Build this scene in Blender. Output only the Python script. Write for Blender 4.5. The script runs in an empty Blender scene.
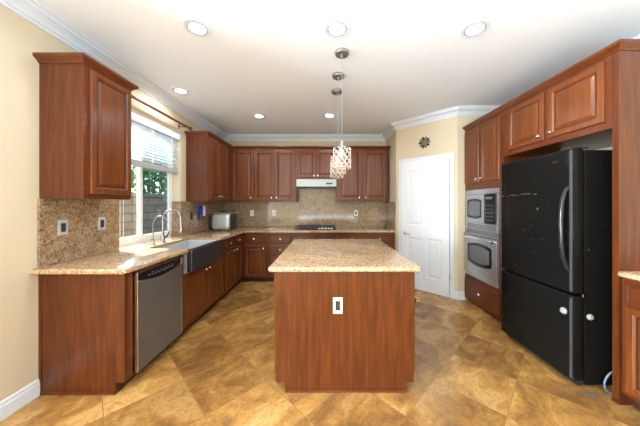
import bpy, bmesh, math, random
from mathutils import Vector, Matrix
random.seed(7)
PI = math.pi
scn = bpy.context.scene
COL = scn.collection

# ------------------------------------------------------------------ camera
cd = bpy.data.cameras.new('camera'); cam = bpy.data.objects.new('camera', cd); COL.objects.link(cam)
cam.location = (0, 0, 1.372); cam.rotation_euler = (PI/2, 0, 0)
cd.sensor_width = 36; cd.lens = 36*240/640; cd.shift_x = -6/640; cd.shift_y = -9/640
cd.clip_start = .02
scn.camera = cam
# ------------------------------------------------------------------ world, lights, exposure
w = bpy.data.worlds.new('sky'); scn.world = w; w.use_nodes = True
wn = w.node_tree.nodes; wl = w.node_tree.links
bg = wn['Background']
sky = wn.new('ShaderNodeTexSky'); sky.sky_type = 'NISHITA'; sky.sun_disc = False
sky.sun_elevation = math.radians(50); sky.sun_rotation = math.radians(250)
wl.new(sky.outputs[0], bg.inputs[0]); bg.inputs[1].default_value = 1.3
def light(name, kind, loc, rot, energy, color=(1, 1, 1), size=1, sizey=None, spread=None):
    l = bpy.data.lights.new(name, kind); l.energy = energy; l.color = color
    if kind == 'AREA':
        l.size = size
        if sizey: l.shape = 'RECTANGLE'; l.size_y = sizey
        if spread: l.spread = spread
    elif kind == 'SUN': l.angle = math.radians(size)
    else: l.shadow_soft_size = size
    o = bpy.data.objects.new(name, l); COL.objects.link(o); o.location = loc; o.rotation_euler = rot
    return o
sun = light('sun', 'SUN', (-6, 0, 9), (0, 0, 0), 24, (1, .96, .88), 1.0)
sun.rotation_euler = Vector((1.0, -.60, -1.6)).to_track_quat('-Z', 'Y').to_euler()
# daylight coming through the patio opening in the wall behind the camera, and through the window
light('rear_door_daylight', 'AREA', (-4.42, -3.95, 1.15), (PI/2, 0, 0), 8, (.74, .87, 1), .65, 2.1)
light('rear_window_daylight', 'AREA', (-3.18, -3.95, 1.15), (PI/2, 0, 0), 5, (.74, .87, 1), .32, 2.1)
light('nook_window_daylight', 'AREA', (-5.48, -.55, 1.25), (0, -PI/2, 0), 1700, (.64, .83, 1), 2.2, 2.8)
pw = light('window_portal', 'AREA', (-2.10, 2.89, 1.64), (0, -PI/2, 0), 1, (1, 1, 1), 1.44, 1.0); pw.data.cycles.is_portal = True
# added unseen fill aimed up behind the camera, brightens and cools the ceiling
light('ceiling_fill', 'AREA', (0, -1.45, .75), (PI, 0, 0), 250, (.49, .74, 1), 2.6, 1.6)
scn.view_settings.view_transform = 'Standard'; scn.view_settings.look = 'None'
scn.view_settings.gamma = 1; scn.view_settings.use_curve_mapping = False
scn.view_settings.exposure = 0.27

# ------------------------------------------------------------------ materials
def srgb(r, g, b):
    f = lambda c: (c/255/12.92) if c/255 <= .04045 else ((c/255+.055)/1.055)**2.4
    return (f(r), f(g), f(b), 1)
def newmat(name):
    m = bpy.data.materials.new(name); m.use_nodes = True
    return m, m.node_tree.nodes, m.node_tree.links, m.node_tree.nodes['Principled BSDF']
def ramp(n, stops):
    r = n.new('ShaderNodeValToRGB'); e = r.color_ramp.elements
    while len(e) < len(stops): e.new(.5)
    for i, (p, c) in enumerate(stops): e[i].position = p; e[i].color = c
    return r
def coords(n, l, scale=(1, 1, 1), rot=(0, 0, 0), loc=(0, 0, 0), out='Object'):
    t = n.new('ShaderNodeTexCoord'); mp = n.new('ShaderNodeMapping')
    mp.inputs['Scale'].default_value = scale; mp.inputs['Rotation'].default_value = rot; mp.inputs['Location'].default_value = loc
    l.new(t.outputs[out], mp.inputs[0]); return mp.outputs[0]
def noise(n, l, vec, scale, detail=4, rough=.55, dist=0):
    t = n.new('ShaderNodeTexNoise'); t.inputs['Scale'].default_value = scale; t.inputs['Detail'].default_value = detail
    t.inputs['Roughness'].default_value = rough; t.inputs['Distortion'].default_value = dist
    l.new(vec, t.inputs['Vector']); return t.outputs['Fac']
def mixc(n, l, fac, a, b, mode='MIX'):
    m = n.new('ShaderNodeMix'); m.data_type = 'RGBA'; m.blend_type = mode
    for s, v in ((0, fac), (6, a), (7, b)):
        if hasattr(v, 'links'): l.new(v, m.inputs[s])
        else: m.inputs[s].default_value = v
    return m.outputs[2]
def bump(n, l, b, h, st, dist=.002):
    x = n.new('ShaderNodeBump'); x.inputs['Strength'].default_value = st; x.inputs['Distance'].default_value = dist
    l.new(h, x.inputs['Height']); l.new(x.outputs[0], b.inputs['Normal'])
def plain(name, col, rough=.5, metal=0, **kw):
    m, n, l, b = newmat(name); b.inputs['Base Color'].default_value = col
    b.inputs['Roughness'].default_value = rough; b.inputs['Metallic'].default_value = metal
    for k, v in kw.items(): b.inputs[k.replace('_', ' ')].default_value = v
    t = noise(n, l, coords(n, l), 35, 3); bump(n, l, b, t, .04, .001)
    return m
def wood(name, c1, c2, c3, rough=.3, horizontal=False):
    m, n, l, b = newmat(name)
    v = coords(n, l, (3, 34, 34) if horizontal else (34, 34, 2.6))
    g = noise(n, l, v, 1.0, 6, .6, .25)
    v2 = coords(n, l, (3, 3, .9)); g2 = noise(n, l, v2, 1.3, 3)
    r = ramp(n, [(.22, c1), (.5, c2), (.8, c3)]); l.new(g, r.inputs[0])
    r2 = ramp(n, [(.3, (.84, .82, .80, 1)), (.7, (1.1, 1.1, 1.1, 1))]); l.new(g2, r2.inputs[0])
    l.new(mixc(n, l, .8, r.outputs[0], r2.outputs[0], 'MULTIPLY'), b.inputs['Base Color'])
    b.inputs['Roughness'].default_value = rough
    b.inputs['Coat Weight'].default_value = .14; b.inputs['Coat Roughness'].default_value = .2; b.inputs['Specular IOR Level'].default_value = .35
    bump(n, l, b, g, .05, .001)
    return m
W_SIDE = wood('cherry_panel_wood', srgb(58, 25, 7), srgb(88, 41, 13), srgb(114, 59, 20))
W_DOOR = wood('cherry_door_wood', srgb(82, 39, 15), srgb(106, 54, 21), srgb(127, 70, 30))
W_RAIL = wood('cherry_rail_wood', srgb(76, 34, 13), srgb(95, 45, 18), srgb(112, 58, 25), horizontal=True)
W_GLAZE = wood('dark_glazed_groove_wood', srgb(58, 27, 15), srgb(68, 33, 19), srgb(80, 41, 24))
W_DARK = wood('cherry_toe_wood', srgb(52, 24, 16), srgb(62, 30, 19), srgb(70, 36, 23), .5)
STEEL_KW = dict()
def steel(name, col, rough=.28, axis=0, metal=1):
    m, n, l, b = newmat(name)
    sc = (2, 2, 260) if axis == 0 else (260, 260, 2)
    g = noise(n, l, coords(n, l, sc), 1, 3)
    r = ramp(n, [(.3, tuple(c*.9 for c in col[:3])+(1,)), (.7, col)]); l.new(g, r.inputs[0]); l.new(r.outputs[0], b.inputs['Base Color'])
    b.inputs['Metallic'].default_value = metal; b.inputs['Roughness'].default_value = rough
    bump(n, l, b, g, .03, .0005)
    return m
M_STEEL = steel('brushed_steel', (.50, .50, .51, 1), .26, 0, .75)
M_DWSTEEL = steel('dishwasher_steel', (.24, .235, .235, 1), .3, 0, .65)
M_DSTEEL = steel('dark_brushed_steel', (.25, .255, .26, 1), .32, 0, .6)
M_APRON = steel('dark_apron_steel', (.06, .062, .068, 1), .3, 0, .5)
M_BASIN = steel('satin_basin_steel', (.60, .60, .60, 1), .3, 0, .4)
M_HOOD = steel('hood_steel', (.30, .30, .30, 1), .3, 0, .7)
M_CHROME = plain('polished_chrome', (.78, .78, .78, 1), .12, 1)
M_FAUCET = plain('brushed_faucet_metal', (.36, .36, .37, 1), .22, 1)
M_NICKEL = plain('satin_nickel', (.72, .69, .64, 1), .25, 1)
M_BLACKGL = plain('black_gloss_glass', (.012, .012, .014, 1), .12)
M_BLACK = plain('black_plastic', (.02, .02, .02, 1), .4)
M_IRON = plain('cast_iron_black', (.025, .025, .027, 1), .5)
M_TRIM = plain('white_trim_paint', srgb(216, 218, 222), .4)
M_DOORW = plain('white_door_paint', srgb(226, 227, 230), .38)
M_WHITE = plain('white_plastic', srgb(235, 233, 228), .35)
M_IVORY = plain('ivory_plate_plastic', srgb(222, 208, 186), .4)
M_BRONZE = plain('oil_rubbed_bronze', srgb(112, 70, 46), .35, .2)
M_RUBBER = plain('grey_rubber', (.05, .05, .05, 1), .6)
M_BLUE = plain('blue_plastic', srgb(40, 70, 180), .4)
M_HOSE = plain('pale_blue_vinyl', srgb(110, 128, 142), .35)
M_BLIND = plain('white_blind_slats', srgb(240, 242, 244), .5)
M_BLINDG = plain('grey_blind_fabric_tape', srgb(175, 172, 172), .6)
M_CRYSTAL = plain('crystal_beads', (.60, .47, .39, 1), .2)
M_DIM = plain('dim_key_marking', srgb(96, 98, 100), .4)
M_WINMESH = plain('grey_screened_glass', srgb(96, 96, 98), .25)
M_DISPLAY = plain('display_marking', srgb(150, 155, 160), .4)
def emis(name, col, st):
    m, n, l, b = newmat(name); b.inputs['Base Color'].default_value = col
    b.inputs['Emission Color'].default_value = col; b.inputs['Emission Strength'].default_value = st; return m
M_LAMP = emis('lit_lamp_lens', (1, .95, .88, 1), 10)
M_BULB = plain('frosted_bulb_glass', (.42, .36, .31, 1), .4)
M_SOCKET = plain('brushed_socket_metal', (.30, .28, .26, 1), .4, .7)
def wallpaint(name, col):
    m, n, l, b = newmat(name)
    g = noise(n, l, coords(n, l), 60, 4)
    b.inputs['Base Color'].default_value = col; b.inputs['Roughness'].default_value = .75
    bump(n, l, b, g, .15, .002); return m
M_WALL = wallpaint('warm_cream_paint', srgb(208, 191, 162))
M_CEIL = wallpaint('ceiling_white_paint', srgb(233, 232, 231))
# granite
def granite(name, tint=(1, 1, 1, 1), con=.65):
    m, n, l, b = newmat(name)
    v = coords(n, l)
    n1 = noise(n, l, v, 75, 5, .7, .8); n2 = noise(n, l, v, 14, 4, .6, 1.2); n3 = noise(n, l, v, 3.0, 3)
    r1 = ramp(n, [(.32, srgb(72, 54, 46)), (.40, srgb(136, 108, 84)), (.48, srgb(184, 158, 130)), (.6, srgb(206, 184, 158)), (.72, srgb(224, 210, 190))])
    l.new(n1, r1.inputs[0])
    r2 = ramp(n, [(.38, (.72, .62, .52, 1)), (.55, (1, 1, 1, 1)), (.7, (1.06, 1.02, .98, 1))]); l.new(n2, r2.inputs[0])
    c = mixc(n, l, con, r1.outputs[0], r2.outputs[0], 'MULTIPLY')
    vo = n.new('ShaderNodeTexVoronoi'); vo.inputs['Scale'].default_value = 95; l.new(v, vo.inputs['Vector'])
    r3 = ramp(n, [(.10, (.10, .07, .06, 1)), (.24, (1, 1, 1, 1))]); l.new(vo.outputs['Distance'], r3.inputs[0])
    c = mixc(n, l, .35, c, r3.outputs[0], 'MULTIPLY')
    c = mixc(n, l, 1.0, c, tint, 'MULTIPLY')
    l.new(c, b.inputs['Base Color'])
    b.inputs['Roughness'].default_value = .09; b.inputs['IOR'].default_value = 1.55
    return m
M_GRAN = granite('speckled_beige_granite', (1.04, .96, .84, 1))
M_SPLASH = granite('speckled_granite_shade_tint', (.68, .63, .57, 1), .95)  # same granite as the counters, weaker light on the backsplash put into the tint
# floor
m, n, l, b = newmat('diagonal_travertine_tiles'); M_FLOOR = m
v = coords(n, l, (1, 1, 1), (0, 0, -PI/4), (-.08, -.27, 0))
br = n.new('ShaderNodeTexBrick'); br.offset = 0; br.squash = 1
br.inputs['Scale'].default_value = 1; br.inputs['Brick Width'].default_value = .46; br.inputs['Row Height'].default_value = .46
br.inputs['Mortar Size'].default_value = .0025; br.inputs['Mortar Smooth'].default_value = .3
br.inputs['Color1'].default_value = (0, 0, 0, 1); br.inputs['Color2'].default_value = (1, 1, 1, 1); br.inputs['Mortar'].default_value = (.5, .5, .5, 1)
l.new(v, br.inputs['Vector'])
# each tile gets its own shift of the stone pattern
mv = n.new('ShaderNodeVectorMath'); mv.operation = 'MULTIPLY_ADD'; l.new(br.outputs['Color'], mv.inputs[0])
mv.inputs[1].default_value = (7.3, 3.1, 5.7); l.new(v, mv.inputs[2])
mp2 = n.new('ShaderNodeMapping'); mp2.inputs['Scale'].default_value = (1, 1.5, 1); mp2.inputs['Rotation'].default_value = (0, 0, .3); l.new(mv.outputs[0], mp2.inputs[0])
w1 = noise(n, l, mp2.outputs[0], 2.9, 12, .66, .5); w2 = noise(n, l, mv.outputs[0], 34, 8, .8, .8)
r1 = ramp(n, [(.34, srgb(136, 96, 56)), (.45, srgb(160, 116, 62)), (.54, srgb(180, 134, 72)), (.58, srgb(196, 154, 96)), (.62, srgb(184, 140, 78)), (.75, srgb(208, 174, 124))]); l.new(w1, r1.inputs[0])
r2 = ramp(n, [(.36, (.62, .56, .50, 1)), (.5, (1, 1, 1, 1)), (.66, (1.16, 1.15, 1.12, 1))]); l.new(w2, r2.inputs[0])
c = mixc(n, l, .75, r1.outputs[0], r2.outputs[0], 'MULTIPLY')
r4 = ramp(n, [(0, (.66, .60, .56, 1)), (.5, (.95, .92, .89, 1)), (1, (1.2, 1.18, 1.14, 1))]); l.new(br.outputs['Color'], r4.inputs[0])
c = mixc(n, l, 1.0, c, r4.outputs[0], 'MULTIPLY')
c = mixc(n, l, br.outputs['Fac'], c, srgb(140, 108, 72))
l.new(c, b.inputs['Base Color']); b.inputs['Roughness'].default_value = .2
rr = ramp(n, [(.3, (.08, .08, .08, 1)), (.7, (.22, .22, .22, 1))]); l.new(w2, rr.inputs[0]); l.new(rr.outputs[0], b.inputs['Roughness'])
iv = n.new('ShaderNodeMath'); iv.operation = 'SUBTRACT'; iv.inputs[0].default_value = 1; l.new(br.outputs['Fac'], iv.inputs[1])
bump(n, l, b, iv.outputs[0], .4, .002)
# fridge black with small white scuffs
m, n, l, b = newmat('black_fridge_enamel'); M_FRIDGE = m
v = coords(n, l, out='Object')
a = noise(n, l, v, 420, 2); bump(n, l, b, a, .03, .0004)
s1 = noise(n, l, coords(n, l, (14, 14, 22)), 2.6, 1, .3)
r = ramp(n, [(.80, (.008, .007, .006, 1)), (.82, (.30, .35, .34, 1))]); l.new(s1, r.inputs[0])
l.new(r.outputs[0], b.inputs['Base Color']); b.inputs['Roughness'].default_value = .1; b.inputs['Specular IOR Level'].default_value = .07
# blocks
m, n, l, b = newmat('grey_block_masonry'); M_BLOCK = m
v = coords(n, l, (1, 1, 1), (PI/2, 0, PI/2))
tc = n.new('ShaderNodeTexCoord'); sp = n.new('ShaderNodeSeparateXYZ'); cb = n.new('ShaderNodeCombineXYZ')
l.new(tc.outputs['Object'], sp.inputs[0]); l.new(sp.outputs[1], cb.inputs[0]); l.new(sp.outputs[2], cb.inputs[1])
br = n.new('ShaderNodeTexBrick'); l.new(cb.outputs[0], br.inputs['Vector'])
br.inputs['Scale'].default_value = 1; br.inputs['Brick Width'].default_value = .4; br.inputs['Row Height'].default_value = .15; br.inputs['Mortar Size'].default_value = .012
br.inputs['Color1'].default_value = srgb(122, 108, 94); br.inputs['Color2'].default_value = srgb(104, 92, 80); br.inputs['Mortar'].default_value = srgb(66, 58, 52)
g = noise(n, l, tc.outputs['Object'], 30, 4); r = ramp(n, [(.3, (.7, .7, .7, 1)), (.7, (1.1, 1.1, 1.1, 1))]); l.new(g, r.inputs[0])
l.new(mixc(n, l, .8, br.outputs['Color'], r.outputs[0], 'MULTIPLY'), b.inputs['Base Color']); b.inputs['Roughness'].default_value = .9
M_LEAF = plain('green_leaves', srgb(84, 124, 60), .5)
M_STEM = plain('brown_stems', srgb(90, 70, 50), .8)
M_PATIO = plain('concrete_ground', srgb(170, 162, 150), .9)
# glass
m, n, l, b = newmat('clear_window_glass'); M_GLASS = m
n.remove(b); tr = n.new('ShaderNodeBsdfTransparent'); gl = n.new('ShaderNodeBsdfGlossy'); gl.inputs['Roughness'].default_value = .01
tr.inputs[0].default_value = (.93, .96, .95, 1)
lw = n.new('ShaderNodeLayerWeight'); lw.inputs[0].default_value = .5; pw_ = n.new('ShaderNodeMath'); pw_.operation = 'POWER'; pw_.inputs[1].default_value = 4; l.new(lw.outputs['Facing'], pw_.inputs[0])
fr = n.new('ShaderNodeMath'); fr.operation = 'MULTIPLY_ADD'; fr.inputs[1].default_value = .85; fr.inputs[2].default_value = .04; l.new(pw_.outputs[0], fr.inputs[0]); mx = n.new('ShaderNodeMixShader')
l.new(fr.outputs[0], mx.inputs[0]); l.new(tr.outputs[0], mx.inputs[1]); l.new(gl.outputs[0], mx.inputs[2]); l.new(mx.outputs[0], n['Material Output'].inputs[0])
m2 = m.copy(); m2.name = 'insect_screen_glass'; M_SCREEN = m2
for x in m2.node_tree.nodes:
    if x.type == 'BSDF_TRANSPARENT': x.inputs[0].default_value = (.58, .66, .70, 1)

# ------------------------------------------------------------------ mesh helpers
def obj(name, bm, mat, parent=None, smooth=False, loc=(0, 0, 0)):
    me = bpy.data.meshes.new(name); bmesh.ops.recalc_face_normals(bm, faces=bm.faces[:]); bm.to_mesh(me); bm.free()
    me.materials.append(mat)
    if smooth:
        for p in me.polygons: p.use_smooth = True
    o = bpy.data.objects.new(name, me); COL.objects.link(o); o.location = loc
    if parent: o.parent = parent
    if smooth:
        try: me.set_sharp_from_angle(angle=math.radians(40))
        except Exception: pass
    return o
def empty(name, loc=(0, 0, 0), rz=0):
    o = bpy.data.objects.new(name, None); COL.objects.link(o); o.location = loc; o.rotation_euler = (0, 0, rz); o.empty_display_size = .1
    return o
def tag(o, label, cat, group=None, kind=None):
    o['label'] = label; o['category'] = cat
    if group: o['group'] = group
    if kind: o['kind'] = kind
    return o
def thing(name, label, cat, loc=(0, 0, 0), rz=0, group=None):
    return tag(empty(name, loc, rz), label, cat, group)
def struct(name, bm, mat, parent=None, smooth=False, loc=(0, 0, 0)):
    o = obj(name, bm, mat, parent, smooth, loc)
    if not parent: o['kind'] = 'structure'
    return o
def BM(): return bmesh.new()
def box(bm, x0, x1, y0, y1, z0, z1, bev=0, seg=2):
    if x0 > x1: x0, x1 = x1, x0
    if y0 > y1: y0, y1 = y1, y0
    if z0 > z1: z0, z1 = z1, z0
    r = bmesh.ops.create_cube(bm, size=1)['verts']
    for v in r: v.co = Vector((x0+(v.co.x+.5)*(x1-x0), y0+(v.co.y+.5)*(y1-y0), z0+(v.co.z+.5)*(z1-z0)))
    if bev:
        es = list({e for v in r for e in v.link_edges})
        bmesh.ops.bevel(bm, geom=es, offset=bev, segments=seg, affect='EDGES', profile=.5)
    return bm
def bx(*a, **k): return box(BM(), *a, **k)
def prism(bm, pts, a, b, axis='z'):
    f = {'z': lambda p, h: (p[0], p[1], h), 'y': lambda p, h: (p[0], h, p[1]), 'x': lambda p, h: (h, p[0], p[1])}[axis]
    A = [bm.verts.new(f(p, a)) for p in pts]; B = [bm.verts.new(f(p, b)) for p in pts]; k = len(pts)
    bm.faces.new(A); bm.faces.new(B[::-1])
    for i in range(k): bm.faces.new((A[i], A[(i+1) % k], B[(i+1) % k], B[i]))
    return bm
def tube(bm, pts, r, seg=10, closed=False):
    pts = [Vector(p) for p in pts]; rings = []; k = len(pts); prev = None
    for i, p in enumerate(pts):
        a = pts[(i-1) % k] if (i > 0 or closed) else p; c = pts[(i+1) % k] if (i < k-1 or closed) else p
        t = (c-a).normalized()
        if prev is None:
            u = t.orthogonal().normalized()
        else:
            u = (prev-t*prev.dot(t)).normalized()
        prev = u; v = t.cross(u); rr = r[i] if isinstance(r, (list, tuple)) else r
        rings.append([bm.verts.new(p+(u*math.cos(2*PI*j/seg)+v*math.sin(2*PI*j/seg))*rr) for j in range(seg)])
    for i in range(k if closed else k-1):
        A, B = rings[i], rings[(i+1) % k]
        for j in range(seg): bm.faces.new((A[j], A[(j+1) % seg], B[(j+1) % seg], B[j]))
    if not closed: bm.faces.new(rings[0][::-1]); bm.faces.new(rings[-1])
    return bm
def lathe(bm, prof, seg=28, M=None, cap=True):
    rings = []
    for r, z in prof:
        ring = []
        for j in range(seg):
            p = Vector((r*math.cos(2*PI*j/seg), r*math.sin(2*PI*j/seg), z))
            ring.append(bm.verts.new(M @ p if M else p))
        rings.append(ring)
    for A, B in zip(rings, rings[1:]):
        for j in range(seg): bm.faces.new((A[j], A[(j+1) % seg], B[(j+1) % seg], B[j]))
    if cap:
        bm.faces.new(rings[0][::-1]); bm.faces.new(rings[-1])
    return bm
def sweep(bm, path, prof, side=1):
    """extrude closed profile (offset, z) along plan polyline with mitres; side=1 offsets to the right of travel"""
    P = [Vector((p[0], p[1])) for p in path]; N = []
    for a, b in zip(P, P[1:]):
        d = (b-a).normalized(); N.append(Vector((d.y, -d.x))*side)
    rings = []
    for i, p in enumerate(P):
        if i == 0: m = N[0]
        elif i == len(P)-1: m = N[-1]
        else:
            m = N[i-1]+N[i]; m = m/(m.dot(N[i]))
        rings.append([bm.verts.new((p.x+m.x*d, p.y+m.y*d, z)) for d, z in prof])
    k = len(prof)
    for A, B in zip(rings, rings[1:]):
        for j in range(k): bm.faces.new((A[j], A[(j+1) % k], B[(j+1) % k], B[j]))
    bm.faces.new(rings[0][::-1]); bm.faces.new(rings[-1])
    return bm
ROTX90 = Matrix.Rotation(PI/2, 4, 'X')

# ------------------------------------------------------------------ room shell
XL, YB, XR, HC, YREAR = -2.065, 4.83, 2.65, 2.74, -4.0
OY0, OY1, OZ0, OZ1 = 2.376, 3.40, .875, 2.36      # window opening in the left wall
XN, YN0 = -5.5, 1.0     # breakfast nook left of and behind the camera
struct('floor', prism(BM(), [(XN-.2, YREAR-.2), (XR+.2, YREAR-.2), (XR+.2, YB+.2), (XL-.18, YB+.2), (XL-.18, YN0+.15), (XN-.2, YN0+.15)], -.1, 0), M_FLOOR)
struct('ceiling', prism(BM(), [(XN-.2, YREAR-.2), (XR+.2, YREAR-.2), (XR+.2, YB+.2), (XL-.18, YB+.2), (XL-.18, YN0+.15), (XN-.2, YN0+.15)], HC, HC+.1), M_CEIL)
bm = BM(); WT = XL-.17
box(bm, WT, XL, YN0, OY0, 0, HC); box(bm, WT, XL, OY1, YB+.15, 0, HC)
box(bm, WT, XL, OY0, OY1, 0, OZ0); box(bm, WT, XL, OY0, OY1, OZ1, HC)
struct('wall_left', bm, M_WALL)
struct('wall_back', bx(XL, 1.36, YB, YB+.15, 0, HC), M_WALL)
struct('wall_pantry', prism(BM(), [(1.21, YB), (1.21, 4.13), (1.89, 3.45), (XR, 3.45), (XR, 3.60), (1.955, 3.60), (1.36, 4.195), (1.36, YB)], 0, HC), M_WALL)
struct('wall_right', bx(XR, XR+.15, YREAR, 3.60, 0, HC), M_WALL)
bm = BM(); yr = YREAR-.15
for a_, b_ in ((XN-.15, -4.75), (-4.09, -3.35), (-3.01, XR)): box(bm, a_, b_, yr, YREAR, 0, HC)
for a_, b_ in ((-4.75, -4.09), (-3.35, -3.01)): box(bm, a_, b_, yr, YREAR, 2.22, HC)
struct('wall_rear', bm, M_WALL)
bm = BM(); box(bm, XN-.15, XN, YREAR, -2.02, 0, HC); box(bm, XN-.15, XN, .90, YN0+.15, 0, HC); box(bm, XN-.15, XN, -2.02, .90, 2.38, HC); box(bm, XN-.15, XN, -2.02, .90, 0, .12)
struct('wall_nook', bm, M_WALL)
struct('wall_nook_end', bx(XN, WT-.001, YN0, YN0+.15, 0, HC), M_WALL)
room = [(XL, YN0), (XL, YB), (1.21, YB), (1.21, 4.13), (1.89, 3.45), (XR, 3.45), (XR, YREAR)]
crown = [(0, 2.640), (.012, 2.640), (.016, 2.656), (.030, 2.662), (.040, 2.684), (.066, 2.700), (.088, 2.706), (.094, 2.722), (.112, 2.726), (.112, HC), (0, HC)]
struct('trim_1', sweep(BM(), room, crown), M_TRIM)
base = [(0, 0), (.014, 0), (.014, .085), (.010, .095), (.010, .108), (.004, .12), (0, .12)]
struct('baseboard_left', sweep(BM(), [(XL, YN0), (XL, 1.722)], base), M_TRIM)
struct('baseboard_pantry', sweep(BM(), [(1.853, 3.487), (1.89, 3.45), (1.985, 3.45)], base), M_TRIM)
struct('baseboard_right', sweep(BM(), [(XR, .8), (XR, YREAR)], base), M_TRIM)

# pantry door in the diagonal wall: local x along wall, y into the wall
rz = -PI/4
dr = empty('door_1', (1.21, 4.13, 0), rz); dr['kind'] = 'structure'
D0, D1, DH = .123, .861, 2.05
bm = BM()
for a, b in ((D0-.072, D0-.006), (D1+.006, D1+.058)): box(bm, a, b, -.018, -.001, 0, DH+.006, .004)
box(bm, D0-.072, D1+.058, -.018, -.001, DH+.006, DH+.072, .004)
obj('casing', bm, M_TRIM, dr)
def panel_face(bm, W, H, panels, y, drop=.008, T=.03):
    """door slab front with recessed moulded panels"""
    xs = sorted({0, W} | {p[0] for p in panels} | {p[1] for p in panels}); zs = sorted({0, H} | {p[2] for p in panels} | {p[3] for p in panels})
    for i in range(len(xs)-1):
        for j in range(len(zs)-1):
            x0, x1, z0, z1 = xs[i], xs[i+1], zs[j], zs[j+1]
            hit = any(p[0] <= x0+1e-6 and p[1] >= x1-1e-6 and p[2] <= z0+1e-6 and p[3] >= z1-1e-6 for p in panels)
            if not hit: box(bm, x0, x1, y, y+T, z0, z1)
    for p in panels:
        nest(bm, p[0], p[1], p[2], p[3], [(0, y), (.012, y+drop), (.028, y+drop), (.045, y+.003)])
def nest(bm, x0, x1, z0, z1, rings, dark=()):
    R = []
    for ins, y in rings:
        R.append([bm.verts.new(c) for c in ((x0+ins, y, z0+ins), (x1-ins, y, z0+ins), (x1-ins, y, z1-ins), (x0+ins, y, z1-ins))])
    for q, (A, B) in enumerate(zip(R, R[1:])):
        for j in range(4): bm.faces.new((A[j], A[(j+1) % 4], B[(j+1) % 4], B[j])).material_index = int(q in dark)
    bm.faces.new(R[-1])
W = D1-D0
pn = [(.10, W/2-.045, 1.02, DH-.14), (W/2+.045, W-.10, 1.02, DH-.14), (.10, W/2-.045, .22, .82), (W/2+.045, W-.10, .22, .82)]
bm = BM(); panel_face(bm, W, DH, pn, 0, .010)
for p in pn:                                   # beadboard grooves in the panel fields
    xc = (p[0]+p[1])/2
    for dx in (-.022, .022): box(bm, xc+dx-.003, xc+dx+.003, .0005, .004, p[2]+.06, p[3]-.06)
leaf = obj('door_leaf', bm, M_DOORW, dr, loc=(D0, -.034, .008))
bm = BM(); lathe(bm, [(.026, 0), (.026, .006), (.012, .010), (.011, .045)], 20, Matrix.Translation((.055, 0, .885)) @ ROTX90)
tube(bm, [(.055, -.045, .885), (.075, -.050, .885), (.120, -.050, .882), (.155, -.046, .880)], [.011, .011, .010, .008], 10)
obj('lever_handle', bm, M_NICKEL, leaf, True)
for z in (.30, 1.80):
    obj('hinge', tube(BM(), [(W+.004, -.004, z-.045), (W+.004, -.004, z+.045)], .006, 8), M_NICKEL, leaf)

# window
wd = empty('window_1', (XL-.14, 0, 0)); wd['kind'] = 'structure'
fx0, fx1 = -.025, .030; SZ0 = .917
bm = BM()
box(bm, fx0, fx1, OY0+.001, OY0+.045, SZ0, OZ1); box(bm, fx0, fx1, OY1-.035, OY1-.001, SZ0, OZ1)
box(bm, fx0, fx1, OY0, OY1-.001, SZ0, SZ0+.045); box(bm, fx0, fx1, OY0, OY1-.001, OZ1-.05, OZ1-.001)
obj('frame', bm, M_WHITE, wd)
def sash(y0, y1, x0, x1, gm):
    bm = BM(); z0, z1, t = SZ0+.046, OZ1-.051, .042
    box(bm, x0, x1, y0, y0+t, z0, z1, .003); box(bm, x0, x1, y1-t, y1, z0, z1, .003)
    box(bm, x0, x1, y0+t, y1-t, z0, z0+t, .003); box(bm, x0, x1, y0+t, y1-t, z1-t, z1, .003)
    s = obj('sash', bm, M_WHITE, wd)
    xc = (x0+x1)/2; obj('pane', bx(xc-.003, xc+.003, y0+t, y1-t, z0+t, z1-t), gm, s)
ym = 2.83
sash(OY0+.046, ym+.03, -.020, .002, M_GLASS); sash(ym-.02, OY1-.036, .005, .028, M_SCREEN)

# outside
struct('ground', bx(-9, WT-.02, YN0+.16, 12, -.2, -.05), M_PATIO)
bw = obj('block_wall', bx(-3.75, -3.55, 0, 9, -.05, 1.52), M_BLOCK); tag(bw, 'grey block garden wall outside the sink window', 'wall')
cp = obj('wall_cap', bx(-3.78, -3.52, 0, 9, 1.52, 1.58), M_BLOCK, bw)
def shrub(name, cx, cy, h, wdt, label):
    t = thing(name, label, 'shrub', (cx, cy, -.05), 0, 'shrubs beyond the garden wall')
    bm = BM()
    for k in range(2600):
        th = random.uniform(0, 2*PI); ph = math.acos(random.uniform(-1, 1)); rr = random.uniform(.55, 1)
        c = Vector((math.cos(th)*math.sin(ph)*wdt*rr*.6, math.sin(th)*math.sin(ph)*wdt*rr, h*.62+math.cos(ph)*h*.40*rr))
        a = Vector((random.uniform(-1, 1), random.uniform(-1, 1), random.uniform(-1, 1))).normalized(); b_ = a.orthogonal().normalized()
        s = random.uniform(.04, .075)
        vs = [bm.verts.new(c+q) for q in (a*s, b_*s*.45, -a*s, -b_*s*.45)]; bm.faces.new(vs)
    obj('foliage', bm, M_LEAF, t)
    bm = BM()
    for k in range(5):
        a = k*1.3; tube(bm, [(0, 0, 0), (math.cos(a)*.08, math.sin(a)*.12, h*.4), (math.cos(a)*.2*wdt, math.sin(a)*.4*wdt, h*.8)], [.03, .022, .01], 6)
    obj('stem', bm, M_STEM, t)
for i, (y, h, la) in enumerate(((2.2, 2.7, 'leafy green shrub behind the garden wall, left of the others'), (3.5, 2.9, 'leafy green shrub over the garden wall, seen in the left window pane'),
                    (4.8, 2.8, 'leafy green shrub seen through the right window pane'), (6.2, 3.0, 'leafy green shrub farthest along the garden wall'))):
    shrub('shrub', -4.4, y, h, .62, la)

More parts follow.
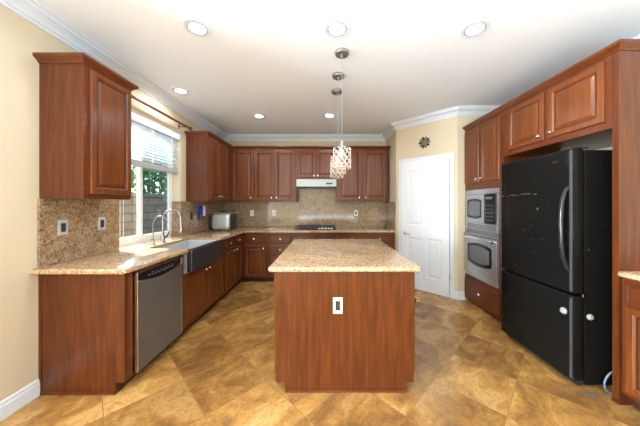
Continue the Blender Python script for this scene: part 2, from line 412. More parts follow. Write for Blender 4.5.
# ------------------------------------------------------------------ cabinet kit
def knob(parent, x, z, y=-.02):
    bm = lathe(BM(), [(.007, 0), (.006, .010), (.015, .016), (.0175, .021), (.014, .028), (.004, .031)], 14, Matrix.Translation((x, y, z)) @ ROTX90)
    return obj('knob', bm, M_NICKEL, parent, True)
def front(parent, name, x0, x1, z0, z1, knobs=(), rail=.052, flat=False):
    w_, h_ = x1-x0, z1-z0; bm = BM()
    if flat: rings = [(0, -.001), (0, -.014), (.006, -.020), (.012, -.020), (.020, -.017), (.026, -.019)]
    else: rings = [(0, -.001), (0, -.016), (.004, -.020), (rail-.012, -.020), (rail-.006, -.016), (rail, -.011), (rail+.010, -.011), (rail+.032, -.018), (rail+.036, -.018)]
    nest(bm, 0, w_, 0, h_, rings, (3,) if flat else (5,))
    vs = [bm.verts.new(c) for c in ((0, -.001, 0), (w_, -.001, 0), (w_, -.001, h_), (0, -.001, h_))]; bm.faces.new(vs)
    bmesh.ops.remove_doubles(bm, verts=bm.verts[:], dist=1e-5)
    o = obj(name, bm, W_RAIL if flat else W_DOOR, parent, loc=(x0, 0, z0)); o.data.materials.append(W_GLAZE)
    for kx, kz in knobs: knob(o, kx-x0, kz-z0)
    return o
CRN = [(0, 0), (.006, 0), (.010, .010), (.020, .020), (.034, .030), (.040, .038), (.040, .055), (0, .055)]
def cabinet(name, label, loc, rz, w_, d, z0, z1, fronts=(), toe=0, crownpath=None, group=None, sidenotch=False):
    t = thing(name, label, 'cabinet', loc, rz, group)
    obj('body', bx(.0005, w_-.0005, .019, d, z0+toe, z1), W_SIDE, t)
    obj('face_frame', bx(.0005, w_-.0005, 0, .0185, z0+toe, z1), W_RAIL, t)
    if toe: obj('toe_kick', bx(.001, w_-.001, .065, d-.01, z0, z0+toe-.001), W_DARK, t)
    for f in fronts:
        front(t, f[0], f[1], f[2], f[3], f[4], f[5] if len(f) > 5 else (), flat=f[0] == 'drawer' or f[0] == 'false_drawer_front')
    if crownpath: obj('crown_molding', sweep(BM(), crownpath, [(a, z1-.012+b) for a, b in CRN], -1), W_RAIL, t)
    return t
U0, U1, U1R, U1L = 1.41, 2.41, 2.43, 2.395          # wall cabinets
G_W = 'wall cabinets'; G_B = 'base cabinets'
def dd(x0, x1, z0, z1, kn): return ('door', x0, x1, z0, z1, kn)

# left wall, facing +X: local x -> +Y, local y -> -X
LX = -1.746
dpt = (LX - XL) - .001
# sweep side: path travels along local +x at front (y=0); outward is -y = right of travel -> side=+1
def crown_on(t, path, z): obj('crown_molding', sweep(BM(), path, [(a, z-.012+b) for a, b in CRN], 1), W_RAIL, t)
c = cabinet('wall_cabinet', 'single-door cherry wall cabinet left of the sink window', (LX, 1.727, 0), PI/2, .42, dpt, U0, U1L, [dd(.04, .405, 1.45, 2.37, [])], group=G_W)
crown_on(c, [(0, dpt), (0, 0), (.42, 0), (.42, dpt)], U1L)
c = cabinet('wall_cabinet', 'double-door cherry wall cabinet right of the sink window', (LX, 3.54, 0), PI/2, .97, dpt, U0, U1L,
            [dd(.03, .36, 1.45, 2.37, [(.33, 1.49)]), dd(.375, .70, 1.45, 2.37, [(.405, 1.49)])], group=G_W)
crown_on(c, [(0, dpt), (0, 0), (.965, 0)], U1L)
# back wall, facing -Y
BY = 4.51; bd = YB-BY-.001
def bcab(label, x0, x1, z0, fr, cx1=None, ret=False):
    c = cabinet('wall_cabinet', label, (x0, BY, 0), 0, x1-x0, bd, z0, U1, fr, group=G_W)
    crown_on(c, [(cx1 or 0, 0), (x1-x0, 0)] + ([(x1-x0, bd)] if ret else []), U1)
def K(px): return (px-326)/53.4
bcab('single-door cherry wall cabinet in the left rear corner', LX+.001, -1.355, U0, [dd(K(232.4)-LX, K(252.9)-LX, 1.45, 2.37, [(K(251)-LX, 1.49)])], .04)
bcab('double-door cherry wall cabinet left of the range hood', -1.354, -.5555, U0,
     [dd(K(254.4)+1.354, K(273.5)+1.354, 1.45, 2.37, [(K(271.7)+1.354, 1.49)]), dd(K(274.8)+1.354, K(294.3)+1.354, 1.45, 2.37, [(K(276.6)+1.354, 1.49)])])
bcab('short double-door cherry wall cabinet over the range hood', -.555, .1945, 1.84,
     [dd(.015, .355, 1.87, 2.37, [(.33, 1.905)]), dd(.375, .73, 1.87, 2.37, [(.40, 1.905)])])
bcab('double-door cherry wall cabinet right of the range hood', .195, 1.165, U0,
     [dd(.045, .465, 1.45, 2.37, [(.43, 1.49)]), dd(.515, .93, 1.45, 2.37, [(.55, 1.49)])], ret=True)
# base cabinets, left run
FX = -1.45; bdp = (FX-XL)-.001; CZ = .8795; TK = .085
t = thing('end_panel', 'wide cherry end panel of the left counter, nearest the camera', 'panel', (FX, 1.727, 0), PI/2)
bm = prism(BM(), [(0, TK), (0, CZ), (bdp, CZ), (bdp, 0), (.065, 0), (.065, TK)], 0, .019, 'x'); obj('panel', bm, W_SIDE, t)
obj('stile', bx(.0195, .072, 0, .019, TK, CZ), W_RAIL, t); obj('toe_kick', bx(.0195, .072, .065, .08, 0, TK-.002), W_DARK, t)
obj('shoe_molding', bx(-.008, -.0005, .066, bdp, 0, .018, .003), W_RAIL, t)
obj('scribe_molding', bx(-.006, -.0005, bdp-.018, bdp, .02, CZ, .002), W_RAIL, t)
c = cabinet('base_cabinet', 'cherry sink base cabinet with two doors under the farmhouse sink', (FX, 2.385, 0), PI/2, .995, bdp, 0, .655,
            [dd(.03, .485, .12, .645, [(.455, .60)]), dd(.505, .96, .12, .645, [(.535, .60)])], TK, group=G_B)
for a_, b_ in ((.0005, .055), (.82, .9945)): obj('upper_stile', bx(a_, b_, 0, .019, .6555, CZ), W_RAIL, c)
c = cabinet('base_cabinet', 'cherry base cabinet with two drawers and two doors between sink and corner', (FX, 3.3805, 0), PI/2, .80, bdp, 0, CZ,
            [('drawer', .03, .37, .71, .855, [(.20, .783)]), ('drawer', .40, .71, .71, .855, [(.555, .783)]),
             dd(.03, .37, .12, .69, [(.34, .65)]), dd(.40, .71, .12, .69, [(.43, .65)])], TK, group=G_B)
BBY = 4.18; bb = YB-BBY-.001
def bbase(label, x0, x1, fr):
    return cabinet('base_cabinet', label, (x0, BBY, 0), 0, x1-x0, bb, 0, CZ, fr, TK, group=G_B)
def Q(px, x0): return (px-326)/57.6-x0
x0 = FX+.001
bbase('cherry base cabinet with one drawer over one door in the left rear corner', x0, -1.03,
      [('drawer', Q(244.9, x0), Q(265.4, x0), .685, .84, [(Q(254, x0), .765)]), dd(Q(244.9, x0), Q(265.4, x0), .115, .66, [(Q(263.5, x0), .60)])])
x0 = -1.029
bbase('cherry base cabinet with a stack of four drawers left of the cooktop', x0, -.58,
      [('drawer', .03, .425, .685, .84, [(.235, .765)]), ('drawer', .03, .425, .50, .665, [(.235, .58)]), ('drawer', .03, .425, .305, .48, [(.235, .39)]), ('drawer', .03, .425, .115, .285, [(.235, .20)])])
x0 = -.579
bbase('cherry base cabinet with two blank fronts beneath the cooktop', x0, .20,
      [('false_drawer_front', .018, .385, .685, .84), ('false_drawer_front', .41, .765, .685, .84), dd(.018, .385, .115, .66, [(.35, .61)]), dd(.41, .765, .115, .66, [(.445, .61)])])
x0 = .201
bbase('wide cherry base cabinet with drawers at the right end of the rear counter', x0, 1.189,
      [('drawer', .02, .48, .685, .84, [(.25, .765)]), ('drawer', .505, .96, .685, .84, [(.73, .765)]), dd(.02, .48, .115, .66, [(.45, .61)]), dd(.505, .96, .115, .66, [(.535, .61)])])

# L-shaped countertop
def slab(name, pts, z0, z1, label, bev=.013):
    bm = prism(BM(), pts, z0, z1)
    es = [e for e in bm.edges if abs(e.verts[0].co.z-e.verts[1].co.z) < 1e-6]
    bmesh.ops.bevel(bm, geom=es, offset=bev, segments=4, affect='EDGES', profile=.5)
    o = obj(name, bm, M_GRAN, None, True); tag(o, label, 'countertop'); return o
def ledge(pts): return pts
slab('countertop', [(XL+.001, 1.667), (-1.425, 1.667), (-1.40, 1.69), (-1.40, 2.452), (-1.85, 2.452), (-1.85, 3.188), (-1.40, 3.188), (-1.40, 4.15), (1.205, 4.15), (1.205, YB-.001),
                    (XL+.001, YB-.001)], CZ+.0005, .917,
     'L-shaped speckled granite countertop running under the window and along the rear wall', .011)
o = obj('window_sill', bx(XL-.105, XL+.0005, OY0+.001, OY1-.001, CZ+.0005, .917, bev=.001), M_GRAN); tag(o, 'granite window sill in the recess behind the sink', 'window sill')
# backsplashes
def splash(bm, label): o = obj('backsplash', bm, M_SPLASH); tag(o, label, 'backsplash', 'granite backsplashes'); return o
Z0 = .918; TB = .02
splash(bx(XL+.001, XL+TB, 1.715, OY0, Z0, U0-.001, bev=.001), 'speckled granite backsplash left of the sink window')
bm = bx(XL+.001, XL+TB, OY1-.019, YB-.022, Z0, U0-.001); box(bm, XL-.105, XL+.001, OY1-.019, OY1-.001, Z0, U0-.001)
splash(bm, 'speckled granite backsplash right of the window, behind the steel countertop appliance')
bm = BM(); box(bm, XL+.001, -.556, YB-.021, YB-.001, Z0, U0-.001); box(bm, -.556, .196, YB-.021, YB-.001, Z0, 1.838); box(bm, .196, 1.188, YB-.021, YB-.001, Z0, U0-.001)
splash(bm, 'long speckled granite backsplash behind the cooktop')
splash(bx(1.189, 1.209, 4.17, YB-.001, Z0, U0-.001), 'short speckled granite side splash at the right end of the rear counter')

# dishwasher
DY0, DY1 = 1.803, 2.380; dw = DY1-DY0
t = thing('dishwasher', 'stainless steel dishwasher with black control strip under the left counter', 'dishwasher', (FX, DY0, 0), PI/2)
obj('tub', bx(.004, dw-.004, .015, .58, .09, .872), M_DSTEEL, t)
obj('toe_plate', bx(.004, dw-.004, .07, .10, .002, .088), M_BLACK, t)
NS = 16
def smile(u): return .775-.035*(1-(2*u-1)**2)+.012
bm = BM(); pts = [(.008, .10)] + [(dw-.008, .10)]
pts += [(.008+(dw-.016)*(1-i/NS), smile(1-i/NS)) for i in range(NS+1)]
prism(bm, pts, .012, -.028, 'y')
for v in bm.verts:
    if v.co.y < 0: v.co.y -= .026*math.sin(PI*min(max((v.co.z-.1)/.7, 0), 1))
obj('door', bm, M_DWSTEEL, t)
bm = BM(); pts = [(.014+(dw-.028)*(i/NS), smile(i/NS)+.004) for i in range(NS+1)] + [(dw-.014, .846), (.014, .846)]
prism(bm, pts, .012, -.020, 'y'); cp_ = obj('control_panel', bm, M_BLACKGL, t)
bm = BM()
for k in range(9): box(bm, .13+k*.036, .15+k*.036, -.0212, -.0202, .792+.001*abs(k-4), .797+.001*abs(k-4))
for k in range(6): box(bm, .17+k*.05, .19+k*.05, -.0212, -.0202, .812, .815)
obj('button_legend', bm, M_DISPLAY, cp_)
obj('handle_lip', tube(BM(), [(.010+(dw-.020)*(i/NS), -.026, smile(i/NS)+.001) for i in range(NS+1)], .006, 8), M_CHROME, t, True)
bm = BM(); box(bm, .006, .014, -.030, .012, .10, .858, .002); box(bm, .006, dw-.006, -.030, .012, .8465, .858, .002); box(bm, dw-.014, dw-.006, -.030, .012, .10, .858, .002)
obj('door_frame', bm, M_CHROME, t)

# farmhouse sink
SX0, SX1, SY0, SY1 = -1.84, -1.375, 2.462, 3.178
t = thing('farmhouse_sink', 'dark steel farmhouse sink with exposed apron below the window', 'sink', (SX0, SY0, .6565))
a, b_, h = SX1-SX0, SY1-SY0, .238
bm = BM(); box(bm, a-.055, a, 0, b_, .012, h+.006, .008, 3)
obj('apron', bm, M_APRON, t)
bm = BM(); box(bm, 0, .012, 0, b_, 0, h); box(bm, .012, a-.056, 0, .012, 0, h); box(bm, .012, a-.056, b_-.012, b_, 0, h); box(bm, .012, a-.056, .012, b_-.012, 0, .012)
ba = obj('basin', bm, M_BASIN, t)
obj('drain', lathe(BM(), [(.045, 0), (.045, .004), (.034, .006), (.030, .003), (.005, .003)], 20, Matrix.Translation((.2, b_/2, .0122))), M_CHROME, ba, True)

# faucets
def arc(c, r, a0, a1, n_=14): return [(c[0]+r*math.cos(a0+(a1-a0)*i/n_), c[1], c[2]+r*math.sin(a0+(a1-a0)*i/n_)) for i in range(n_+1)]
t = thing('kitchen_faucet', 'tall chrome gooseneck faucet beside the sink', 'faucet', (-1.925, 2.83, .9175))
obj('base', lathe(BM(), [(.030, 0), (.030, .008), (.024, .014), (.021, .075), (.018, .085), (.014, .09)], 20), M_FAUCET, t, True)
sp_ = [(0, 0, .08), (0, 0, .28)] + arc((.105, 0, .28), .105, PI, .12) + [(.213, 0, .22)]
nk = obj('neck', tube(BM(), sp_, .013, 12), M_FAUCET, t, True)
obj('spray_head', tube(BM(), [(.212, 0, .222), (.215, 0, .18), (.216, 0, .12)], [.014, .018, .017], 12), M_FAUCET, t, True)
obj('lever', tube(BM(), [(.015, 0, .06), (.035, .01, .066), (.050, .03, .10), (.055, .035, .13)], [.010, .010, .007, .006], 8), M_BLACK, t, True)
t = thing('filter_faucet', 'small slim chrome drinking water faucet left of the gooseneck faucet', 'faucet', (-1.945, 2.70, .9175))
obj('base', lathe(BM(), [(.022, 0), (.022, .006), (.014, .012), (.012, .055), (.008, .06)], 16), M_FAUCET, t, True)
sp_ = [(0, 0, .05), (0, 0, .24), (.018, 0, .285), (.05, 0, .315), (.085, 0, .322), (.12, 0, .31), (.15, 0, .28), (.165, 0, .25)]
obj('neck', tube(BM(), sp_, .0065, 10), M_FAUCET, t, True)
obj('lever', tube(BM(), [(0, 0, .05), (0, -.03, .062)], .005, 8), M_FAUCET, t, True)

# blind, curtain rod
t = thing('window_blind', 'white slatted blind half raised in the sink window', 'blind', (XL-.05, 0, 0))
obj('valance', bx(-.028, .052, OY0+.004, OY1-.004, 2.275, 2.355, bev=.004), M_BLIND, t)
bm = BM(); z = 2.262; ns = 11
for k in range(ns):
    zc = 2.255-k*.0365; r = bmesh.ops.create_cube(bm, size=1)['verts']; R = Matrix.Translation((0.0, (OY0+OY1)/2, zc)) @ Matrix.Rotation(math.radians(-12), 4, 'Y') @ Matrix.Diagonal((.050, OY1-OY0-.012, .003, 1))
    for v in r: v.co = R @ v.co
obj('slats', bm, M_BLIND, t)
obj('bottom_rail', bx(-.026, .028, OY0+.006, OY1-.006, 1.795, 1.86, bev=.004), M_BLINDG, t)
for y in (OY0+.15, (OY0+OY1)/2, OY1-.15): obj('ladder_tape', bx(.0275, .0285, y-.012, y+.012, 1.86, 2.275), M_BLIND, t)
obj('pull_cord', tube(BM(), [(.045, OY0+.035, 2.27), (.045, OY0+.035, 1.05), (.045, OY0+.055, 1.02), (.045, OY0+.075, 1.05), (.045, OY0+.075, 2.27)], .0025, 6), M_WHITE, t)
t = thing('curtain_rod', 'brown curtain rod with ball finial above the sink window', 'curtain rod', (XL+.08, 0, 2.475))
obj('rod', tube(BM(), [(0, 2.2, 0), (0, 3.46, 0)], .016, 12), M_BRONZE, t, True)
for y, s in ((2.2, -1), (3.46, 1)):
    M = Matrix.Translation((0, y, 0)) @ Matrix.Rotation(-s*PI/2, 4, 'X')
    obj('finial', lathe(BM(), [(.013, 0), (.018, .006), (.013, .014), (.024, .03), (.029, .05), (.024, .07), (.010, .083)], 16, M), M_BRONZE, t, True)
for y in (2.26, 3.36):
    bm = tube(BM(), [(-.0795, y, -.02), (-.02, y, -.02), (0, y, -.013)], .008, 8); box(bm, -.0795, -.072, y-.015, y+.015, -.05, .02, .003)
    box(bm, -.014, .014, y-.010, y+.010, -.030, -.0125, .003)
    obj('bracket', bm, M_BRONZE, t)

# outlets; local x along wall, y into wall, z up
def outlet(label, loc, rz, plate, insert, w_=.072, h_=.118, name='outlet', group='wall outlets'):
    t = thing(name, label, 'outlet', loc, rz, group)
    obj('cover_plate', bx(-w_/2, w_/2, -.006, -.0005, -h_/2, h_/2, bev=.002), plate, t)
    bm = bx(-.017, .017, -.0085, -.0062, -.034, .034, bev=.001); i_ = obj('receptacle', bm, insert, t)
    bm = BM(); box(bm, -.012, .012, -.0105, -.0087, -.0025, .0025)
    for z in (-.018, .018):
        box(bm, -.008, -.005, -.0092, -.0087, z-.005, z+.005); box(bm, .005, .008, -.0092, -.0087, z-.005, z+.005)
    obj('slot', bm, M_RUBBER if insert is M_BLACK else M_BLACK, i_)
    return t
SXX = XL+TB
outlet('pale-plated outlet on the left backsplash, nearest the camera', (SXX, 1.863, 1.19), PI/2, M_BLINDG, M_BLACK)
outlet('pale-plated outlet on the left backsplash beside the window', (SXX, 2.187, 1.194), PI/2, M_BLINDG, M_BLACK)
outlet('black outlet on the backsplash just right of the window', (SXX, 3.65, 1.19), PI/2, M_BLACK, M_BLACK)
outlet('black outlet below the blue and white plug-in', (SXX, 3.86, 1.17), PI/2, M_BLACK, M_BLACK)
SYY = YB-TB-.001
outlet('black outlet on the rear backsplash behind the countertop appliance', (-1.86, SYY, 1.18), 0, M_BLACK, M_BLACK)
outlet('white outlet on the rear backsplash beneath the left corner cabinet', ((252-326)/49.9, SYY, 1.19), 0, M_WHITE, M_IVORY)
outlet('white outlet on the rear backsplash left of the cooktop', ((274-326)/49.9, SYY, 1.19), 0, M_WHITE, M_IVORY)
outlet('white outlet on the rear backsplash right of the cooktop', ((356-326)/49.9, SYY, 1.19), 0, M_WHITE, M_BLACK)
t = thing('plug_in_freshener', 'blue and white plug-in freshener on the left wall backsplash', 'air freshener', (SXX+.0125, 3.88, 1.19), PI/2)
bm = prism(BM(), [(-.05, 0), (-.05, .10), (-.02, .16), (.005, .16), (.005, 0)], -.045, -.001, 'y'); obj('refill', bm, M_BLUE, t)
obj('housing', bx(.006, .062, -.055, -.001, -.01, .15, bev=.008), M_WHITE, t)

# countertop oven
t = thing('countertop_appliance', 'rounded stainless steel countertop appliance with black sides in the left rear corner', 'appliance', (-1.80, 4.20, .9175), math.radians(-2))
obj('body', bx(-.165, .165, -.12, .17, .012, .292, bev=.06, seg=6), M_BASIN, t, True)
obj('side_panel', bx(-.178, -.1655, -.10, .15, .02, .28, bev=.005), M_BLACK, t); obj('side_panel', bx(.1655, .178, -.10, .15, .02, .28, bev=.005), M_BLACK, t)
ld = obj('lid', bx(-.15, .15, -.10, .15, .293, .312, bev=.008), M_STEEL, t)
obj('handle', tube(BM(), [(-.06, 0, .315), (-.055, 0, .335), (.055, 0, .335), (.06, 0, .315)], .007, 8), M_BLACK, ld)
for sx in (-1, 1):
    for sy in (-.08, .13): obj('foot', lathe(BM(), [(.014, 0), (.014, .014)], 12, Matrix.Translation((sx*.12, sy, 0))), M_RUBBER, t)

# cooktop
t = thing('gas_cooktop', 'black gas cooktop set into the rear counter', 'cooktop', (-.19, 4.48, .9175))
obj('cooktop_tray', bx(-.37, .37, -.25, .25, 0, .012, bev=.004), M_BLACKGL, t)
for gx in (-.245, 0, .245):
    bm = BM()
    for fx in (-.11, .11): box(bm, gx+fx-.006, gx+fx+.006, -.22, .22, .035, .047)
    for fy in (-.22, -.11, 0, .11, .22): box(bm, gx-.11, gx+.11, fy-.006, fy+.006, .035, .047)
    for fx in (-.11, .11):
        for fy in (-.21, .21): box(bm, gx+fx-.006, gx+fx+.006, fy-.006, fy+.006, .0125, .035)
    obj('grate', bm, M_IRON, t)
for gx, gy in ((-.245, -.12), (-.245, .12), (0, 0), (.245, -.12), (.245, .12)):
    obj('burner', lathe(BM(), [(.045, .0125), (.045, .022), (.034, .024), (.034, .031), (.01, .032)], 18, Matrix.Translation((gx, gy, 0))), M_IRON, t, True)
for k in range(5):
    obj('knob', lathe(BM(), [(.017, .0125), (.016, .032), (.012, .034)], 12, Matrix.Translation((.07+k*.055, -.235, 0))), M_CHROME, t, True)

# range hood
t = thing('range_hood', 'slim stainless steel range hood above the cooktop', 'range hood', (-.18, YB-.022, 1.68))
hw = .372; bm = prism(BM(), [(-.315, .02), (-.315, .155), (0, .155), (0, 0), (-.28, 0)], -hw, hw, 'x'); obj('hood_shell', bm, M_HOOD, t)
for sx in (-.17, .17): obj('hood_lamp', lathe(BM(), [(.028, -.006), (.028, -.001)], 14, Matrix.Translation((sx, -.20, 0))), M_WHITE, t)
obj('filter', bx(-.10, .10, -.24, -.04, -.005, -.001), M_DSTEEL, t)
obj('switch_strip', bx(.18, .30, -.3165, -.3155, .06, .09), M_BLACK, t)

# ------------------------------------------------------------------ island
IY = 1.752; IX0, IX1 = -.366, .641; IYE = 3.09
t = thing('kitchen_island', 'cherry kitchen island in the middle of the room', 'island', (IX0, IY, 0))
iw = IX1-IX0; il = IYE-IY
bm = prism(BM(), [(.068, 0), (.068, .072), (0, .072), (0, CZ), (iw, CZ), (iw, .072), (iw-.062, .072), (iw-.062, 0)], 0, .019, 'y')
obj('end_panel', bm, W_SIDE, t)
obj('body', bx(.001, iw-.001, .0195, il, .072, CZ), W_SIDE, t)
obj('plinth', bx(.07, iw-.064, .0195, il-.07, 0, .0715), W_DARK, t)
obj('shoe_molding', bx(.066, iw-.060, -.008, -.0005, 0, .018, bev=.003), W_RAIL, t)
def side_front(name, y0, y1, z0, z1, left, kn):
    # builds a front facing -X (left) or +X (right) on the island
    w_, h_ = y1-y0, z1-z0
    o = front(t, name, 0, w_, 0, h_, [(k[0], k[1]) for k in kn], flat=(name == 'drawer'))
    if left: o.rotation_euler = (0, 0, -PI/2); o.location = (0, y1, z0)
    else: o.rotation_euler = (0, 0, PI/2); o.location = (iw, y0, z0)
for left in (True, False):
    for k in range(3):
        y0 = .03+k*.435; y1 = y0+.405
        side_front('drawer', y0, y1, .70, .86, left, [(.20, .08)]); side_front('door', y0, y1, .115, .68, left, [(.04, .52)])
slab('island_countertop', [(-.402, 1.722), (.675, 1.722), (.690, 1.737), (.690, 3.125), (.675, 3.14), (-.402, 3.14), (-.417, 3.125), (-.417, 1.737)], CZ+.0005, .917, 'speckled granite top of the kitchen island', .014)
outlet('ivory outlet on the near end of the island', (.086, IY, .632), 0, M_IVORY, M_BLACK, .07, .118)
# ------------------------------------------------------------------ right side: tall cabinets, facing -X: rz=-90, local x -> -Y, local y -> +X
RX = 2.0; TD = XR-RX-.001; YF = 3.449; YO = 2.70; YN = 1.678
def rcab(name, label, y_far, y_near, z0, z1, fr, crown_path, toe=0, dp=TD, x=RX):
    c = cabinet(name, label, (x, y_far, 0), -PI/2, y_far-y_near, dp, z0, z1, fr, toe, group=G_W if z0 > 1 else None)
    if crown_path: crown_on(c, crown_path, z1)
    return c
ow = YF-YO
# oven tower: carcass in pieces around the appliances
t = thing('oven_cabinet', 'tall cherry cabinet holding the microwave and wall oven', 'cabinet', (RX, YF, 0), -PI/2)
obj('body', bx(.0005, ow-.0005, .019, TD, .03, .385), W_SIDE, t)
bm = BM(); box(bm, .0005, .019, .019, TD, .386, 1.565); box(bm, ow-.019, ow-.0005, .019, TD, .386, 1.565); obj('side_panel', bm, W_SIDE, t)
obj('upper_body', bx(.0005, ow-.0005, .019, TD, 1.566, U1R), W_SIDE, t)
bm = BM(); box(bm, .0005, .028, 0, .0185, .03, U1R); box(bm, ow-.06, ow-.0005, 0, .0185, .03, U1R); box(bm, .028, ow-.06, 0, .0185, .03, .385); box(bm, .028, ow-.06, 0, .0185, 1.566, U1R)
obj('face_frame', bm, W_RAIL, t)
obj('toe_kick', bx(.001, ow-.001, .065, TD, 0, .029), W_DARK, t)
front(t, 'door', .015, .335, 1.655, 2.39, [(.305, 1.70)]); front(t, 'door', .365, .70, 1.655, 2.39, [(.395, 1.70)])
front(t, 'drawer', .02, .70, .065, .335, [(.36, .20)], flat=True)
crown_on(t, [(0.0, 0), (ow, 0)], U1R)
# fridge cabinet
fw = YO-YN-.001
c = cabinet('wall_cabinet', 'cherry cabinet with two wide doors above the refrigerator', (RX, YO-.0005, 0), -PI/2, fw, TD, 1.905, U1R,
            [dd(.085, .51, 1.957, 2.39, [(.475, 2.0)]), dd(.555, .985, 1.957, 2.39, [(.59, 2.0)])], group=G_W)
crown_on(c, [(0, 0), (fw, 0)], U1R)
t = thing('tall_end_panel', 'tall cherry end panel on the near side of the refrigerator', 'panel', (RX, YN-.0015, 0), -PI/2)
pt = .038
bm = prism(BM(), [(0, 0), (0, U1R), (TD, U1R), (TD, 0)], 0, pt, 'x'); obj('panel', bm, W_SIDE, t)
obj('base_shoe', bx(.0, pt, -.008, -.0005, 0, .02), W_RAIL, t)
crown_on(t, [(0, 0), (pt, 0), (pt, TD)], U1R)
# near base cabinet
YP = YN-.0015-pt-.001
c = cabinet('base_cabinet', 'cherry base cabinet with drawer over door at the right edge of the photo', (2.02, YP, 0), -PI/2, .80, XR-2.02-.001, 0, CZ,
            [('drawer', .03, .40, .71, .845, []), dd(.03, .40, .12, .69, []), ('drawer', .42, .78, .71, .845, []), dd(.42, .78, .12, .69, [])], TK, group=G_B)
slab('countertop', [(1.978, .80), (1.978, YP-.012), (1.99, YP), (XR-.001, YP), (XR-.001, .80)], CZ+.0005, .917, 'short granite countertop at the right edge of the photo')

# microwave and oven; local like the oven cabinet
ax0, ax1 = .03, ow-.062
t = thing('microwave', 'stainless steel built-in microwave above the wall oven', 'microwave', (RX, YF, 0), -PI/2)
obj('housing', bx(ax0+.01, ax1-.01, .001, .50, 1.045, 1.55), M_DSTEEL, t)
obj('trim_frame', (lambda bm: (box(bm, ax0, ax1, -.014, 0, 1.50, 1.56, .003), box(bm, ax0, ax1, -.014, 0, 1.035, 1.125, .003), box(bm, ax0, ax0+.03, -.014, 0, 1.125, 1.50), box(bm, ax1-.03, ax1, -.014, 0, 1.125, 1.50), bm)[-1])(BM()), M_STEEL, t)
dxm = ax0+.03+(ax1-ax0-.06)*.66
d_ = obj('door', bx(ax0+.031, dxm, -.030, -.001, 1.13, 1.495, bev=.004), M_STEEL, t)
def rwin(x0, x1, z0, z1, bow, y0, y1, n_=10):
    pts = [(x0+(x1-x0)*i/n_, z0-bow*(1-(2*i/n_-1)**2)) for i in range(n_+1)] + [(x1-(x1-x0)*i/n_, z1+bow*(1-(2*i/n_-1)**2)) for i in range(n_+1)]
    return prism(BM(), pts, y0, y1, 'y')
g_ = obj('door_glass', rwin(ax0+.075, dxm-.05, 1.20, 1.42, .022, -.0325, -.0302), M_BLACKGL, d_)
obj('inner_window', rwin(ax0+.10, dxm-.075, 1.225, 1.395, .018, -.0330, -.0326), M_WINMESH, g_)
cpn = obj('control_panel', bx(dxm+.002, ax1-.031, -.030, -.001, 1.13, 1.495, bev=.003), M_BLACKGL, t)
bm = BM()
for r_ in range(5):
    for k in range(4): box(bm, dxm+.03+k*.038, dxm+.046+k*.038, -.0312, -.0302, 1.17+r_*.045, 1.178+r_*.045)
box(bm, dxm+.03, dxm+.15, -.0312, -.0302, 1.43, 1.46)
obj('keypad', bm, M_DIM, cpn)
bm = BM()
for k in range(4): box(bm, ax0+.04, ax1-.04, -.0152, -.0142, 1.05+k*.016, 1.057+k*.016)
obj('vent_grille', bm, M_BLACK, t)
t = thing('wall_oven', 'stainless steel wall oven below the microwave', 'oven', (RX, YF, 0), -PI/2)
obj('housing', bx(ax0+.01, ax1-.01, .001, .55, .41, 1.03), M_DSTEEL, t)
obj('control_panel', bx(ax0, ax1, -.018, 0, .985, 1.0335, bev=.002), M_DSTEEL, t)
d_ = obj('door', bx(ax0, ax1, -.034, -.001, .45, .981, bev=.005), M_STEEL, t)
g_ = obj('door_glass', rwin(ax0+.09, ax1-.09, .60, .83, .035, -.0365, -.0342), M_BLACKGL, d_)
obj('inner_window', rwin(ax0+.13, ax1-.13, .635, .80, .028, -.0370, -.0366), M_WINMESH, g_)
hz = .925
obj('handle', tube(BM(), [(ax0+.05, -.034, hz-.01), (ax0+.055, -.07, hz-.008)] + [(ax0+.055+(ax1-ax0-.11)*i/10, -.075-.008*(1-(i/5-1)**2), hz-.008+.02*(1-(i/5-1)**2)) for i in range(1, 10)] + [(ax1-.055, -.07, hz-.008), (ax1-.05, -.034, hz-.01)], .012, 10), M_CHROME, d_, True)
obj('vent_gap', bx(ax0+.002, ax1-.002, -.0355, -.0342, .955, .968), M_BLACK, d_)
obj('bottom_trim', bx(ax0, ax1, -.016, 0, .39, .447, bev=.003), M_STEEL, t)

# ------------------------------------------------------------------ refrigerator
t = thing('refrigerator', 'black refrigerator with bottom freezer, scuffed doors and a curved handle', 'refrigerator', (1.83, 2.515, 0), -PI/2)
rw = .735
obj('body', bx(.006, rw-.004, .095, .775, .025, 1.775, bev=.006), M_FRIDGE, t)
obj('kick_grille', bx(.02, rw-.02, .055, .094, .012, .05), M_BLACK, t)
def fdoor(name, z0, z1):
    bm = bx(0, rw, 0, .088, z0, z1, bev=.016, seg=4); return obj(name, bm, M_FRIDGE, t, True)
ud = fdoor('refrigerator_door', .70, 1.79); lf = fdoor('freezer_door', .052, .688)
hy = rw-.03
obj('handle', tube(BM(), [(hy, .004, 1.50), (hy, -.03, 1.47), (hy, -.052, 1.38), (hy, -.060, 1.24), (hy, -.058, 1.10), (hy, -.045, .98), (hy, -.02, .90), (hy, .004, .87)], [.012, .013, .014, .014, .014, .014, .013, .012], 10), M_BLACKGL, ud, True)
M_EDGE = plain('grey_gloss_plastic', (.05, .05, .052, 1), .25)
M_LOCK = plain('pale_lock_metal', srgb(176, 174, 168), .35, .3)
obj('edge_trim', bx(rw-.024, rw-.006, -.0025, .006, .72, 1.775, bev=.003), M_EDGE, ud); obj('edge_trim', bx(rw-.024, rw-.006, -.0025, .006, .07, .67, bev=.003), M_EDGE, lf)
obj('badge', bx(.575, .625, -.0022, .001, 1.70, 1.712), M_CHROME, ud)
bm = BM()
